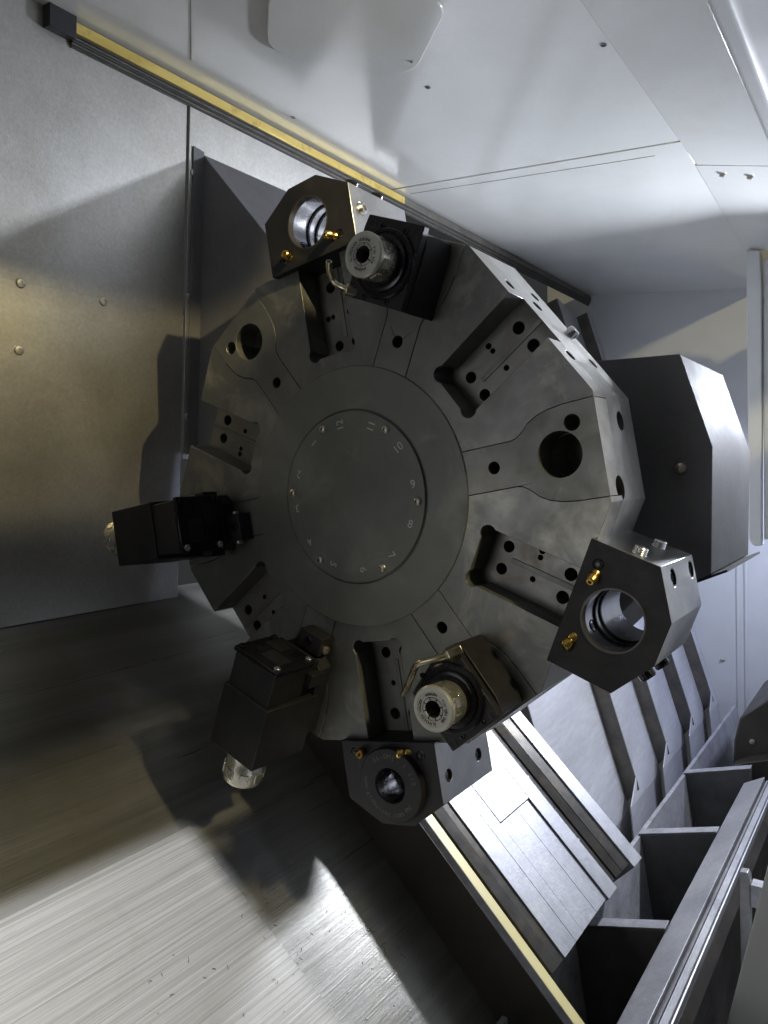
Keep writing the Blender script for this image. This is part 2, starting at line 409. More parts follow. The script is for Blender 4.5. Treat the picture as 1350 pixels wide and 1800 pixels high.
for k, txt in NUM.items():
    a = radians(8.6 + 30.3*k) if k <= 5 else radians(8.6 + 30.0*k)
    vs, fs = text_mesh(txt, 0.0172, 0.00015)
    mb = MB(); mb.add(vs, fs, tr(0.1085*cos(a), 0.1085*sin(a), 0.0043) @ rz(a))
    mb.build('numeral', 'etch', cov, 0, 30)

# ---------------------------------------------------------------- tool blocks on the slot facets
BLK = [(0.3585, -0.083), (0.4450, -0.083), (0.4790, -0.0280), (0.4790, 0.0270), (0.4450, 0.083), (0.3585, 0.083)]
ZF, ZB = 0.0125, -0.137
def station_frame(a): return T3 @ rz(a)
def make_block(idx, label, bore=True):
    a = slot_dir[idx]
    t = empty('boring_bar_holder', station_frame(a) @ tr(0.36, 0, 0))
    tag(t, label, 'tool holder', 'boring bar holders bolted round the turret rim')
    off = tr(-0.36, 0, 0)
    cx = 0.4165; R = 0.0385
    mb = MB(); mb.prism(BLK, ZB, ZF, [circ(cx, 0, R, 56)], off)
    o = mb.build('body', 'ground', t)
    # threaded side holes
    cm = MB()
    for s in (1, -1):
        for r, n in ((0.412, -0.012), (0.410, -0.102)):
            cm.lathe([(0.0092, 0), (0.0092, 0.05)], 20, off @ axis_m((r, s*0.058, n), (0, s, 0)))
        m = Vector((0.8395, 0.5434*s, 0))
        for n in (-0.031, -0.119):
            p = Vector((0.4545, 0.0685*s, n)) - m*0.026
            cm.lathe([(0.0112, 0), (0.0112, 0.05)], 20, off @ axis_m(p, m))
    cut(o, cm)
    o.data.materials.clear()
    for k in ('ground', 'black', 'chrome', 'blackgloss'): o.data.materials.append(M[k])
    for p in o.data.polygons:
        c, n = p.center + Vector((0.36, 0, 0)), p.normal
        if n.z > 0.7: p.material_index = 1
        elif abs(n.z) < 0.3:
            d = sqrt((c.x-cx)**2 + c.y**2)
            if abs(d - R) < 0.002 and c.z < ZF: p.material_index = 2
            elif n.x < -0.9 and c.x < 0.362: p.material_index = 1
            elif abs(c.y) < 0.07 and n.x < 0.5 and d > R+0.002 and abs(n.y) < 0.98 and c.x > 0.4: p.material_index = 0
    finish(o, 0.0010, 32)
    # set screws standing in the side holes
    for s in (1, -1):
        for r, n in ((0.412, -0.012), (0.410, -0.102)):
            h = 0.0075 if idx == 5 and s == 1 else (0.005 if idx == 1 else -0.006)
            thr = [(0.0088 - 0.0011*(q % 2), (h+0.0195)*q/22) for q in range(23)]
            MB().lathe(thr + [(0.0070, h+0.0215), (0.0046, h+0.0215), (0.0044, h+0.014), (0, h+0.014)], 16, off @ axis_m((r, s*0.063, n), (0, s, 0))).build('set_screw', 'chrome', t, 0, 30)
    for s in (1, -1):
        for n in (-0.031, -0.119):
            m = Vector((0.8395, 0.5434*s, 0)); p = Vector((0.4545, 0.0685*s, n)) - m*0.022
            MB().lathe([(0.0106 - 0.0013*(q % 2), 0.0185*q/16) for q in range(17)] + [(0.0055, 0.0195), (0.0052, 0.010), (0, 0.010)], 16, off @ axis_m(p, m)).build('set_screw', 'chrome', t, 0, 30)
    # bolt heads under the outer chamfers
    for n in (-0.035, -0.100):
        MB().lathe([(0.0105, 0), (0.0105, 0.008), (0.0085, 0.0105), (0, 0.0105)], 18, off @ axis_m((0.4625, -0.0545, n), (0.8395, -0.5434, 0))).build('bolt', 'blackgloss', t, 0, 30)
    return t, off, cx, R
def nozzle(t, off, r, tt, d, r2=0.0066):
    """brass ball jet in the block face, tilted along d, with its dark retaining plug beside it"""
    d = Vector(d).normalized()
    m = off @ axis_m((r, tt, ZF - 0.001), d)
    MB().lathe([(0.0060, -0.006), (0.0062, 0.001), (0.0050, 0.0035), (0.0072, 0.0065), (0.0074, 0.0105), (0.0060, 0.0150), (0.0044, 0.0165), (0.0026, 0.0165), (0.0024, 0.010), (0, 0.010)], 20, m).build('coolant_nozzle', 'brass', t, 0, 28)
def plug(t, off, r, tt, mat='blackgloss'):
    MB().lathe([(0.0072, -0.002), (0.0072, 0.0006), (0.0060, 0.0010), (0.0052, -0.0003), (0.0030, -0.0003), (0.0026, 0.0016), (0, 0.0016)], 20, off @ tr(r, tt, ZF)).build('plug', mat, t, 0, 30)
def bore_rings(t, off, cx, R):
    MB().lathe([(R+0.0002, ZF-0.0030), (R+0.0010, ZF+0.0004), (R-0.0012, ZF+0.0004), (R-0.0018, ZF-0.010), (R-0.0006, ZF-0.011)], 56, off @ tr(cx, 0, 0), True).build('bore_rim', 'wayrail', t, 0, 40)
    for z in (-0.030, -0.050):
        MB().lathe([(R+0.0002, z), (R-0.0022, z-0.002), (R-0.0022, z-0.006), (R+0.0002, z-0.008)], 56, off @ tr(cx, 0, 0), True).build('bore_ring', 'blackgloss', t, 0, 40)
    for a in (2.0, 3.9):
        MB().lathe([(0.0090, 0), (0.0090, 0.0012), (0.0070, 0.0016), (0.0068, 0.0006), (0, 0.0006)], 18, off @ axis_m((cx + (R+0.0004)*cos(a), (R+0.0004)*sin(a), -0.020), (-cos(a), -sin(a), 0))).build('screw_seat', 'blackgloss', t, 0, 40)
t, off, cx, R = make_block(5, 'black-faced boring bar holder with open polished bore, at the right rim above the way covers')
bore_rings(t, off, cx, R)
plug(t, off, 0.3772, 0.0565); nozzle(t, off, 0.3780, 0.0440, (0.05, -0.5, 0.85))
nozzle(t, off, 0.3790, -0.0420, (-0.18, -0.75, 0.65)); plug(t, off, 0.3775, -0.0530)
t, off, cx, R = make_block(1, 'black-faced boring bar holder with open bore at the upper left rim, topmost on the turret')
bore_rings(t, off, cx, R)
nozzle(t, off, 0.3786, -0.0455, (0.1, 0.45, 0.9)); plug(t, off, 0.379, -0.056)
nozzle(t, off, 0.3776, 0.0438, (0.1, -0.2, 0.95)); plug(t, off, 0.377, 0.055)
t, off, cx, R = make_block(4, 'black boring bar holder at the bottom of the turret, lettered bushing in its bore')
nozzle(t, off, 0.3747, -0.0470, (0.0, 0.35, 0.9)); plug(t, off, 0.376, -0.060)
nozzle(t, off, 0.3740, 0.0350, (0.0, -0.75, 0.6)); plug(t, off, 0.377, 0.0570)
bush = empty('reducing_bushing', station_frame(slot_dir[4]) @ tr(0.4185, 0.0045, ZF))
tag(bush, 'round black bushing with engraved lettering, pushed into the bottom tool holder', 'bushing')
MB().lathe([(0.0375, -0.14), (0.0375, 0.0), (0.0535, 0.0003), (0.0535, 0.0095), (0.0520, 0.0112), (0.0262, 0.0112), (0.0245, 0.0095), (0.0245, -0.10), (0.0235, -0.14)], 64, None, True).build('sleeve', 'black', bush, 0, 32, mats=['chrome'], pick=lambda p: 1 if (p.center.x**2 + p.center.y**2) < 0.0250**2 else 0)
MB().lathe([(0.0243, -0.048), (0.0243, -0.051), (0.0125, -0.052), (0.0125, -0.048)], 32, tr(0.0, 0.0, 0), True).build('stop_ring', 'blackgloss', bush, 0, 40)
g0 = -slot_dir[4]       # world-right in the local frame
mb = MB(); ring_text(mb, '86-0MJ  1 1/2', 0.0415, 0.0105, g0 + radians(72), radians(9.5), 0.0113)
mb.build('lettering', 'laser', bush, 0, 30); mb = MB()
ring_text(mb, 'www.globalcnc.com PN', 0.0415, 0.0105, g0 + radians(248), radians(7.6), 0.0113, inward=True)
mb.build('lettering', 'laser', bush, 0, 30)

# ---------------------------------------------------------------- axial live tools
def chuck_nut(parent, m, letters, g0, nseg, a0):
    """collet nut: front at z=0 of m, body running back"""
    MB().lathe([(0.0265, -0.040), (0.0268, -0.008), (0.0285, -0.0055), (0.0285, -0.0018), (0.0268, 0.0), (0.0222, 0.0), (0.0216, -0.0006), (0.0148, -0.0006), (0.0146, -0.004), (0.0146, -0.030)], 64, m).build('nut', 'nut', parent, 0, 30, mats=['nutside'], pick=lambda p: 1 if p.center.length and abs((m.inverted() @ p.center).z) > 0.0065 else 0)
    for k in range(8):                      # wrench flats / lugs round the nut
        a = a0 + k*pi/4
        mm = m @ rz(a)
        MB().prism([(0.0262, -0.0068), (0.0276, -0.0062), (0.0276, 0.0062), (0.0262, 0.0068)], -0.026, -0.012, mtx=mm).build('lug', 'nutside', parent, 0.0005, 30)
    for k in range(nseg):
        b0 = a0 + 2*pi*k/nseg + 0.05; b1 = a0 + 2*pi*(k+1)/nseg - 0.05
        out = [(0.0141*cos(b0+(b1-b0)*i/8), 0.0141*sin(b0+(b1-b0)*i/8)) for i in range(9)] + [(0.0106*cos(b1-(b1-b0)*i/8), 0.0106*sin(b1-(b1-b0)*i/8)) for i in range(9)]
        MB().prism(out, -0.024, -0.0004, mtx=m).build('collet_jaw', 'collet', parent, 0.0003, 30)
    MB().lathe([(0.0145, -0.0025), (0.0, -0.0025)], 32, m @ tr(0, 0, -0.020)).build('collet_base', 'dark', parent)
    if letters:
        mb = MB(); ring_text(mb, letters, 0.0182, 0.0050, g0 + radians(105), radians(360/len(letters)), 0.0)
        mbb = MB(); mbb.add(mb.v, mb.f, m); mbb.build('lettering', 'laserdark', parent, 0, 30)
def axial_tool(idx, label, flip, letters, nseg):
    a = stn[idx]
    t = empty('driven_tool', station_frame(a) @ tr(0.3252, 0, 0.0004))
    tag(t, label, 'driven tool', 'driven tools facing the camera on the turret')
    zf = 0.075
    if flip:   sq = [(-0.0515, -0.044), (0.0565, -0.044), (0.0565, 0.046), (0.040, 0.049), (-0.0495, 0.049), (-0.0515, 0.047)]
    else:      sq = [(-0.053, 0.006), (-0.036, -0.0485), (0.0530, -0.0445), (0.0525, 0.0425), (-0.0515, 0.0440)]
    if not flip: mount = [(-0.053, 0.006), (-0.036, -0.0485), (0.0500, -0.0445), (0.0505, 0.0405), (0.030, 0.0465), (-0.044, 0.0465), (-0.0520, 0.0440)]
    else: mount = [(-0.0520, -0.046), (0.030, -0.046), (0.0505, -0.042), (0.0530, 0.044), (-0.0500, 0.046)]
    MB().prism(mount, 0.0, zf-0.013).build('body', 'black', t, 0.0012, 30)
    MB().prism(sq, zf-0.0128, zf).build('flange', 'black', t, 0.0014, 30)
    MB().lathe([(0.0455, zf), (0.0455, zf+0.0032), (0.0435, zf+0.0050), (0.0400, zf+0.0050), (0.0395, zf+0.0035), (0.0370, zf+0.0035), (0.0365, zf+0.0075), (0.0345, zf+0.0085), (0.0300, zf+0.0085), (0.0298, zf+0.012), (0.0260, zf+0.012), (0.0, zf+0.012)], 64).build('bearing_cap', 'blackgloss', t, 0, 30)
    for k in range(8):
        b = k*pi/4 + pi/8; x, y = 0.0492*cos(b), 0.0492*sin(b)
        x = max(-0.047, min(0.049, x)); y = max(-0.0405, min(0.0395, y))
        if not flip and x < -0.03 and y < -0.02: continue
        MB().lathe([(0.0038, zf), (0.0036, zf+0.0016), (0.0020, zf+0.0018), (0.0018, zf+0.0002), (0, zf+0.0002)], 12, tr(x, y, 0)).build('screw', 'blackgloss', t, 0, 30)
    for x, y in ((0.046, 0.036), (0.046, -0.037), (-0.044, 0.036)):
        MB().lathe([(0.0062, zf-0.0006), (0.0062, zf+0.0006), (0.0048, zf+0.0008), (0.0044, zf-0.0004), (0, zf-0.0004)], 14, tr(x, y, 0)).build('bolt', 'dark', t, 0, 30)
    chuck_nut(t, tr(0.0015, 0.0, 0.125), letters, -a, nseg, 0.3 - a)
    return t, zf
t, zf = axial_tool(5, 'black driven tool at the lower right, steel coolant pipe bent over its lettered nut', False, 'SLIMCHUCK HOLDER · NIKKEN · TIN SEN 20B · ', 8)
base = Vector((-0.0425, 0.0425, zf+0.0075))
MB().lathe([(0.0095, -0.012), (0.0095, 0.006), (0.0085, 0.0075), (0.0072, 0.0075), (0.0072, 0.010), (0.0, 0.010)], 6, axis_m(base, (-0.1, -0.5, 0.35))).build('pipe_fitting', 'pipe', t, 0.0006, 20)
pp = [base, base + Vector((-0.004, -0.014, 0.010)), base + Vector((-0.0115, -0.033, 0.0150)), base + Vector((-0.014, -0.042, 0.0155)), base + Vector((-0.0125, -0.050, 0.0155)), base + Vector((-0.001, -0.074, 0.0150)), base + Vector((0.004, -0.087, 0.0150))]
def smooth_path(P, n=4):
    out = []
    for i in range(len(P)-1):
        p0 = P[max(i-1, 0)]; p1 = P[i]; p2 = P[i+1]; p3 = P[min(i+2, len(P)-1)]
        for k in range(n):
            u = k/n
            out.append(0.5*((2*p1) + (p2-p0)*u + (2*p0-5*p1+4*p2-p3)*u*u + (3*p1-p0-3*p2+p3)*u**3))
    return out + [P[-1]]
def pipe(t, pts, r=0.0043):
    sp = smooth_path(pts)
    o = MB().tube(sp, r, 14).build('coolant_pipe', 'pipe', t, 0, 40)
    d = sp[-1] - sp[-2]
    MB().lathe([(r*0.70, 0.0), (r*0.70, 0.0006), (0, 0.0006)], 14, axis_m(sp[-1], d)).build('pipe_mouth', 'dark', o)
    MB().lathe([(r*1.02, -0.001), (r*1.02, 0.0009), (r*0.72, 0.0009), (r*0.70, -0.001)], 14, axis_m(sp[-1], d), True).build('pipe_rim', 'pipe', o, 0, 30)
pipe(t, pp)
t, zf = axial_tool(1, 'black driven tool at the top, its collet nut beside the topmost boring bar holder', True, 'NIKKEN · SLIMCHUCK HOLDER · TIN 20B · ', 6)
base = Vector((-0.0435, 0.0445, zf+0.003))
MB().lathe([(0.0085, -0.010), (0.0085, 0.004), (0.0070, 0.0055), (0.0, 0.0055)], 6, axis_m(base, (0.0, 0.45, 0.5))).build('pipe_fitting', 'pipe', t, 0.0006, 20)
pipe(t, [base, base + Vector((0.001, 0.010, 0.004)), base + Vector((0.0035, 0.021, 0.006)), base + Vector((0.010, 0.0265, 0.010)), base + Vector((0.019, 0.0255, 0.020)), base + Vector((0.027, 0.0235, 0.026))], 0.0042)

# ---------------------------------------------------------------- radial (angle head) live tools
def angle_head(idx, label):
    a = stn[idx]
    t = empty('angle_head', station_frame(a) @ tr(0.3252, 0, 0.0004))
    tag(t, label, 'angle head', 'angle heads standing out from the turret face')
    o = tr(-0.3252, 0, 0)
    # mount flange following the keyhole plate, main body, stepped outer body
    MB().prism([(0.262, -0.046), (0.372, -0.050), (0.372, 0.050), (0.262, 0.046), (0.250, 0.030), (0.250, -0.030)], 0.0, 0.028, mtx=o).build('mount_flange', 'black', t, 0.0012, 30)
    oc = [(-0.041, 0.030), (0.041, 0.030), (0.041, 0.108), (0.026, 0.1245), (-0.030, 0.1245), (-0.041, 0.114)]
    def radial_prism(pts, r0, r1):           # profile in (t, n), extruded along r
        vs = [(r0, p, q) for p, q in pts] + [(r1, p, q) for p, q in pts]; n = len(pts)
        fs = [tuple(range(n)), tuple(reversed(range(n, 2*n)))] + [(i, (i+1) % n, (i+1) % n + n, i+n) for i in range(n)]
        return MB().add(vs, fs, o)
    radial_prism([(-0.040, 0.027), (0.040, 0.027), (0.0405, 0.1235), (-0.0405, 0.1235)], 0.2475, 0.306).build('gear_case', 'black', t, 0.0015, 30)
    radial_prism([(-0.050, 0.018), (0.050, 0.018), (0.0455, 0.1265), (-0.0455, 0.1265)], 0.304, 0.404).build('spindle_case', 'black', t, 0.0015, 30)
    radial_prism([(-0.044, 0.042), (0.044, 0.042), (0.044, 0.1265), (-0.044, 0.1265)], 0.2425, 0.2500).build('cover_plate', 'blackgloss', t, 0.0015, 30)
    radial_prism([(-0.032, 0.050), (0.0, 0.050), (0.0, 0.075), (-0.032, 0.075)], 0.2415, 0.2430).build('name_plate', 'black', t, 0.0008, 30)
    radial_prism([(-0.008, 0.080), (0.030, 0.080), (0.030, 0.108), (-0.008, 0.108)], 0.2415, 0.2430).build('name_plate', 'black', t, 0.0008, 30)
    for p, q in ((-0.036, 0.050), (0.036, 0.050), (0.036, 0.118), (-0.036, 0.118)):
        MB().lathe([(0.0056, 0), (0.0056, 0.0026), (0.0046, 0.0034), (0.0028, 0.0034), (0.0026, 0.001), (0, 0.001)], 14, o @ axis_m((0.2425, p, q), (-1, 0, 0))).build('screw', 'chrome' if p > 0 else 'blackgloss', t, 0, 30)
    # side ledges and bracket by the turret
    radial_prism([(0.040, 0.022), (0.053, 0.022), (0.053, 0.052), (0.040, 0.052)], 0.262, 0.283).build('side_lug', 'black', t, 0.001, 30)
    radial_prism([(-0.053, 0.022), (-0.040, 0.022), (-0.040, 0.052), (-0.053, 0.052)], 0.262, 0.283).build('side_lug', 'black', t, 0.001, 30)
    br = radial_prism([(-0.010, 0.0), (0.034, 0.0), (0.034, 0.026), (-0.010, 0.026)], 0.216, 0.246).build('coolant_bracket', 'black', t, 0.0012, 30)
    MB().lathe([(0.0072, 0), (0.0072, 0.0015), (0.0055, 0.0018), (0.0050, -0.001), (0, -0.001)], 16, o @ tr(0.229, 0.010, 0.0262)).build('bolt', 'blackgloss', br, 0, 30)
    MB().lathe([(0.0068, 0), (0.0068, 0.004), (0.0054, 0.005), (0.003, 0.005), (0.0026, 0.002), (0, 0.002)], 14, o @ axis_m((0.236, 0.034, 0.012), (0, 1, 0))).build('bracket_screw', 'zinc', br, 0, 30)
    MB().lathe([(0.0055, 0), (0.0055, 0.004), (0.0042, 0.005), (0.0, 0.005)], 14, o @ axis_m((0.236, -0.010, 0.012), (0, -1, 0))).build('bracket_screw', 'zinc', br, 0, 30)
    # nut at the outer end
    m = o @ axis_m((0.462, -0.0045, 0.080), (1, 0, 0))
    MB().lathe([(0.034, -0.062), (0.034, -0.044), (0.0295, -0.043), (0.0300, -0.030), (0.0310, -0.027), (0.0310, -0.004), (0.0290, 0.0), (0.016, 0.0), (0.014, -0.004), (0, -0.004)], 48, m).build('nut', 'nutside', t, 0, 30)
    for k in range(8):
        MB().prism([(0.0304, -0.0075), (0.0322, -0.0068), (0.0322, 0.0068), (0.0304, 0.0075)], -0.024, -0.010, mtx=m @ rz(k*pi/4)).build('lug', 'nutside', t, 0.0005, 30)
    return t
angle_head(3, 'black angle head at the left of the turret, nut pointing at the wall')
angle_head(4, 'black angle head at the lower left, silver nut pointing down at the floor')

# ---------------------------------------------------------------- enclosure
def quad(mb, pts):              # flat polygon in machine coordinates
    mb.add([Vector(p) for p in pts], [tuple(range(len(pts)))]); return mb
def slab(pts, th, d):           # polygon thickened by th along d (machine coordinates)
    n = len(pts); d = Vector(d)*th
    vs = [Vector(p) for p in pts] + [Vector(p)+d for p in pts]
    fs = [tuple(range(n)), tuple(reversed(range(n, 2*n)))] + [(i, (i+1) % n, (i+1) % n+n, i+n) for i in range(n)]
    return MB().add(vs, fs)
def frame(name, pos=(0, 0, 0)): return empty(name, T3 @ tr(*pos))
def ext(prof, n0, n1):          # (u,v) profile extruded along n
    return MB().prism(prof, n0, n1)
# left wall, plane through (-0.5139, .703) leaning 85 degrees
WD = Vector((cos(radians(85)), sin(radians(85)), 0)); WN = Vector((sin(radians(85)), -cos(radians(85)), 0))
def Wp(v, n, d=0.0):
    u = (-0.5733 + 0.0871557*v)/0.9961947
    return Vector((u, v, n)) + WN*d
wall = frame('wall', (-0.58, 0, 0)); tag(wall, 'speckled stainless steel wall behind the turret', None, None, 'structure'); wallo = tr(0.58, 0, 0)
def onwall(mb): return MB().add(mb.v, mb.f, wallo)
onwall(slab([Wp(-0.209, 1.6), Wp(-0.209, -0.159), Wp(0.835, -0.159), Wp(0.835, 1.6)], 0.004, -WN)).build('wall_panel', 'wall', wall, 0.0008)
onwall(slab([Wp(-0.209, 1.6), Wp(-0.209, -0.159), Wp(0.372, -0.159), Wp(0.372, 1.6)], 0.0025, WN)).build('wall_panel', 'wall', wall, 0.0008)
onwall(slab([Wp(0.080, -0.164, .003), Wp(0.080, -0.30, .003), Wp(-0.209, -0.30, .0), Wp(-0.209, -0.9, .0), Wp(0.830, -0.9, .003), Wp(0.830, -0.192, .003), Wp(0.812, -0.192, .003), Wp(0.812, -0.186, .003), Wp(0.800, -0.168, .003), Wp(0.795, -0.164, .003)], 0.004, -WN)).build('wall_panel', 'wall', wall, 0.0008)
for v, n in ((0.369, 0.187), (0.367, 0.029), (0.259, 0.190), (0.657, -0.176), (0.411, -0.172), (0.167, -0.174)):
    MB().lathe([(0.0085, 0), (0.0085, 0.0015), (0.007, 0.0028), (0.003, 0.0034), (0.0025, 0.0034), (0.002, 0.002), (0, 0.002)], 16, wallo @ axis_m(Wp(v, n, 0.0025), WN)).build('bolt', 'wall', wall, 0, 30)
onwall(slab([Wp(-0.209, 1.6, -.03), Wp(-0.209, -0.24, -.03), Wp(-0.225, -0.24, -.03), Wp(-0.225, 1.6, -.03)], 0.026, WN)).build('gap_seal', 'dark', wall)

# ceiling
CD = Vector((cos(radians(173.5)), sin(radians(173.5)), 0)); CN = Vector((-sin(radians(173.5)), cos(radians(173.5)), 0)); CN = CN if CN.y < 0 else -CN
def Cp(u, n, d=0.0):
    v = 0.826 + (u + 0.503)*math.tan(radians(-6.5))
    return Vector((u, v, n)) + CN*d
ceil = frame('ceiling', (0, 0.8, 0)); tag(ceil, 'white painted sheet metal ceiling of the machine enclosure', None, None, 'structure'); co = tr(0, -0.8, 0)
def onceil(mb): return MB().add(mb.v, mb.f, co)
onceil(slab([Cp(-0.52, 1.6), Cp(-0.52, -0.872), Cp(0.272, -0.845), Cp(0.292, -0.256), Cp(0.30, 1.6)], 0.004, -CN)).build('ceiling_panel', 'paint', ceil, 0.0012)
onceil(slab([Cp(-0.52, -0.879), Cp(-0.52, -2.47), Cp(0.21, -2.47), Cp(0.242, -1.805), Cp(0.272, -0.852)], 0.004, -CN)).build('ceiling_panel', 'paint', ceil, 0.0012)
onceil(slab([Cp(-0.52, -0.86, -.02), Cp(-0.52, -0.89, -.02), Cp(0.28, -0.86, -.02), Cp(0.28, -0.83, -.02)], 0.004, -CN)).build('seam_backing', 'paint2', ceil)
onceil(slab([Cp(-0.47, -0.925), Cp(-0.47, -0.9265), Cp(0.20, -0.9105), Cp(0.20, -0.909)], 0.0006, CN)).build('weld_line', 'lip', ceil)
onceil(slab([Cp(-0.4255, -0.0975), Cp(-0.2685, 0.0405), Cp(-0.2665, 0.0395), Cp(-0.4235, -0.099)], 0.0006, CN)).build('weld_line', 'lip', ceil)
hatch = [(-0.155, -0.019), (-0.217, -0.083), (-0.238, -0.108), (-0.246, -0.130), (-0.246, -0.150), (-0.240, -0.167), (-0.232, -0.178), (-0.127, -0.289), (-0.112, -0.301), (-0.095, -0.307), (-0.072, -0.305), (-0.055, -0.298), (-0.040, -0.287), (0.065, -0.184), (0.076, -0.170), (0.083, -0.154), (0.084, -0.138), (0.078, -0.125), (-0.02, 0.03), (-0.06, 0.05)]
onceil(slab([Cp(u, n) for u, n in hatch], 0.007, CN)).build('hatch_cover', 'paint', ceil, 0.002, 30)
for u, n, in ((-0.086, -0.389), (0.258, -0.386), (-0.423, -0.382)):
    MB().lathe([(0.0058, 0), (0.0058, 0.0012), (0.0046, 0.0016), (0.0042, -0.001), (0, -0.001)], 14, co @ axis_m(Cp(u, n), CN)).build('screw', 'cast', ceil, 0, 30)
MB().lathe([(0.003, 0), (0.003, 0.002), (0, 0.003)], 10, co @ axis_m(Cp(-0.051, -0.278, 0.007), CN)).build('screw', 'zinc', ceil, 0, 30)

# end wall of the enclosure
ZE = -2.457
ew = frame('wall', (-0.1, -0.3, ZE)); tag(ew, 'pale painted end wall beyond the way covers', None, None, 'structure')
MB().box((-0.60, -1.2, -0.03), (1.0, 1.25, 0)).build('wall_panel', 'paint2', ew, 0.001)
for u in (0.093, 0.123):
    MB().box((u+0.1, -0.75, 0.0002), (u+0.109, 0.30, 0.004)).build('seam_rib', 'paint2', ew, 0.001)
MB().lathe([(0.008, 0), (0.008, 0.004), (0.004, 0.007), (0, 0.007)], 14, tr(0.037+0.1, -0.755+0.3, 0)).build('bolt', 'zinc', ew, 0, 30)

# front beam: soffit, box lip and outer panel
beam = frame('front_beam', (0.4, 0.7, -0.5)); tag(beam, 'white folded front beam running along the top right of the enclosure', 'beam'); bo = tr(-0.4, -0.7, 0.5)
def onbeam(mb): return MB().add(mb.v, mb.f, bo)
onbeam(MB().prism([(0.270, 0.7368), (0.4415, 0.690), (0.4415, 0.700), (0.275, 0.748)], -1.0, 1.2)).build('soffit_panel', 'paint', beam, 0.001)
onbeam(slab([(0.266, 0.7372, -1.003), (0.236, 0.7405, -1.83), (0.4415, 0.690, -1.83), (0.4415, 0.690, -1.003)], 0.008, (0, 1, 0))).build('soffit_panel', 'paint', beam, 0.001)
onbeam(ext([(0.4420, 0.690), (0.4560, 0.660), (0.4760, 0.652), (0.4900, 0.655), (0.560, 0.640), (0.560, 0.72), (0.4420, 0.75)], -1.83, 1.2)).build('lip_rail', 'paint2', beam, 0.004, 30, 3)
onbeam(ext([(0.4905, 0.6560), (0.492, 0.670), (0.905, 0.62), (0.905, 0.484), (0.897, 0.484), (0.897, 0.605)], -0.6, 1.4)).build('outer_panel', 'paint', beam, 0.001)  # unseen front drop added to cut room light off the upper floor
onbeam(ext([(0.4905, 0.6560), (0.492, 0.670), (0.905, 0.62), (0.897, 0.605)], -2.45, -0.601)).build('outer_panel', 'paint', beam, 0.001)  # unseen extension added to keep room light off the end wall
for u, n in ((0.315, -1.062), (0.372, -1.075)):
    v = 0.7368 - (u-0.270)*0.2729
    MB().lathe([(0.0078, 0), (0.0078, 0.003), (0.006, 0.0065), (0.003, 0.0075), (0, 0.0075)], 16, bo @ axis_m((u, v, n), (-0.295, -0.955, 0))).build('screw', 'zinc', beam, 0, 35)
# unseen shade plates added to cut the spot into a sharp floor patch
sh = frame('added_beam_shade', (0.10, 0.72, 0.90)); tag(sh, 'unseen dark shade plates added under the ceiling to shape a beam', 'light shade')
Dp = Vector((0.10, 0.72, 0.90)); Q0 = Vector((-0.277, -0.526, 0.101)); Q1 = Vector((-0.019, -0.785, 0.044)); Q2 = Vector((-0.285, -0.518, 0.40))
f = 0.09
k0 = (Q0-Dp)*f; k1 = (Q1-Dp)*f; k2 = (Q2-Dp)*f
e1 = (k1-k0).normalized(); e2 = (k2-k0).normalized()
a_ = k0 + e1*0.12; b_ = k0 + e2*0.12
for pts in ([k0, a_, a_ + Vector((0, 0.075, -0.10)), k0 + Vector((0, 0.075, -0.10))], [k0, b_, b_ + Vector((-0.14, 0.075, 0)), k0 + Vector((-0.14, 0.075, 0))], [k0, k0 + Vector((-0.14, 0.075, 0)), k0 + Vector((0, 0.075, -0.10))]):
    slab(pts, 0.0015, (0, 1, 0)).build('shade', 'dark', sh)
wl = frame('added_beam_shade', (0.41, 0.63, 0.16)); tag(wl, 'unseen dark blades added below the front beam to trim a spotlight', 'light shade')  # blades added to trim the warm spot on the left wall
slab([(-0.095, -0.0260, -0.045), (-0.095, -0.0260, 0.10), (-0.060, 0.045, 0.10), (-0.060, 0.045, -0.045)], 0.0015, (-1, 0, 0)).build('shade', 'dark', wl)
slab([(-0.095, -0.0640, -0.045), (-0.095, -0.0640, 0.10), (-0.020, -0.095, 0.10), (-0.020, -0.095, -0.045)], 0.0015, (0, -1, 0)).build('shade', 'dark', wl)
sd_ = frame('added_light_screen', (0.92, -0.3, -0.6)); tag(sd_, 'unseen white panel added to keep room light off the right side', 'door')  # unseen door-like panel added to block room light from the right
MB().box((-0.02, -0.9, -1.85), (0.02, 0.79, 0.66)).build('door_panel', 'paint2', sd_, 0.003)
MB().box((-0.045, -0.15, 0.58), (-0.0205, 0.15, 0.61)).build('handle', 'zinc', sd_, 0.004)
# door post on the right
post = frame('door_post', (0.27, 0.2, -1.8)); tag(post, 'white vertical door post at the right edge with rounded lower end', 'door post')
po = tr(-0.27, -0.2, 1.8)
z0 = -1.80
MB().add(*(lambda m: (m.v, m.f))(MB().prism([(0.246, -0.195), (0.254, -0.214), (0.268, -0.220), (0.283, -0.218), (0.288, 0.60), (0.285, 0.722), (0.245, 0.731)], z0-0.05, z0)), po).build('post_face', 'paint2', post, 0.003, 30)
MB().add(*(lambda m: (m.v, m.f))(MB().prism([(0.2885, -0.20), (0.45, -0.18), (0.52, 0.62), (0.292, 0.70)], z0-0.045, z0-0.015)), po).build('door_panel', 'paint2', post, 0.003, 30)

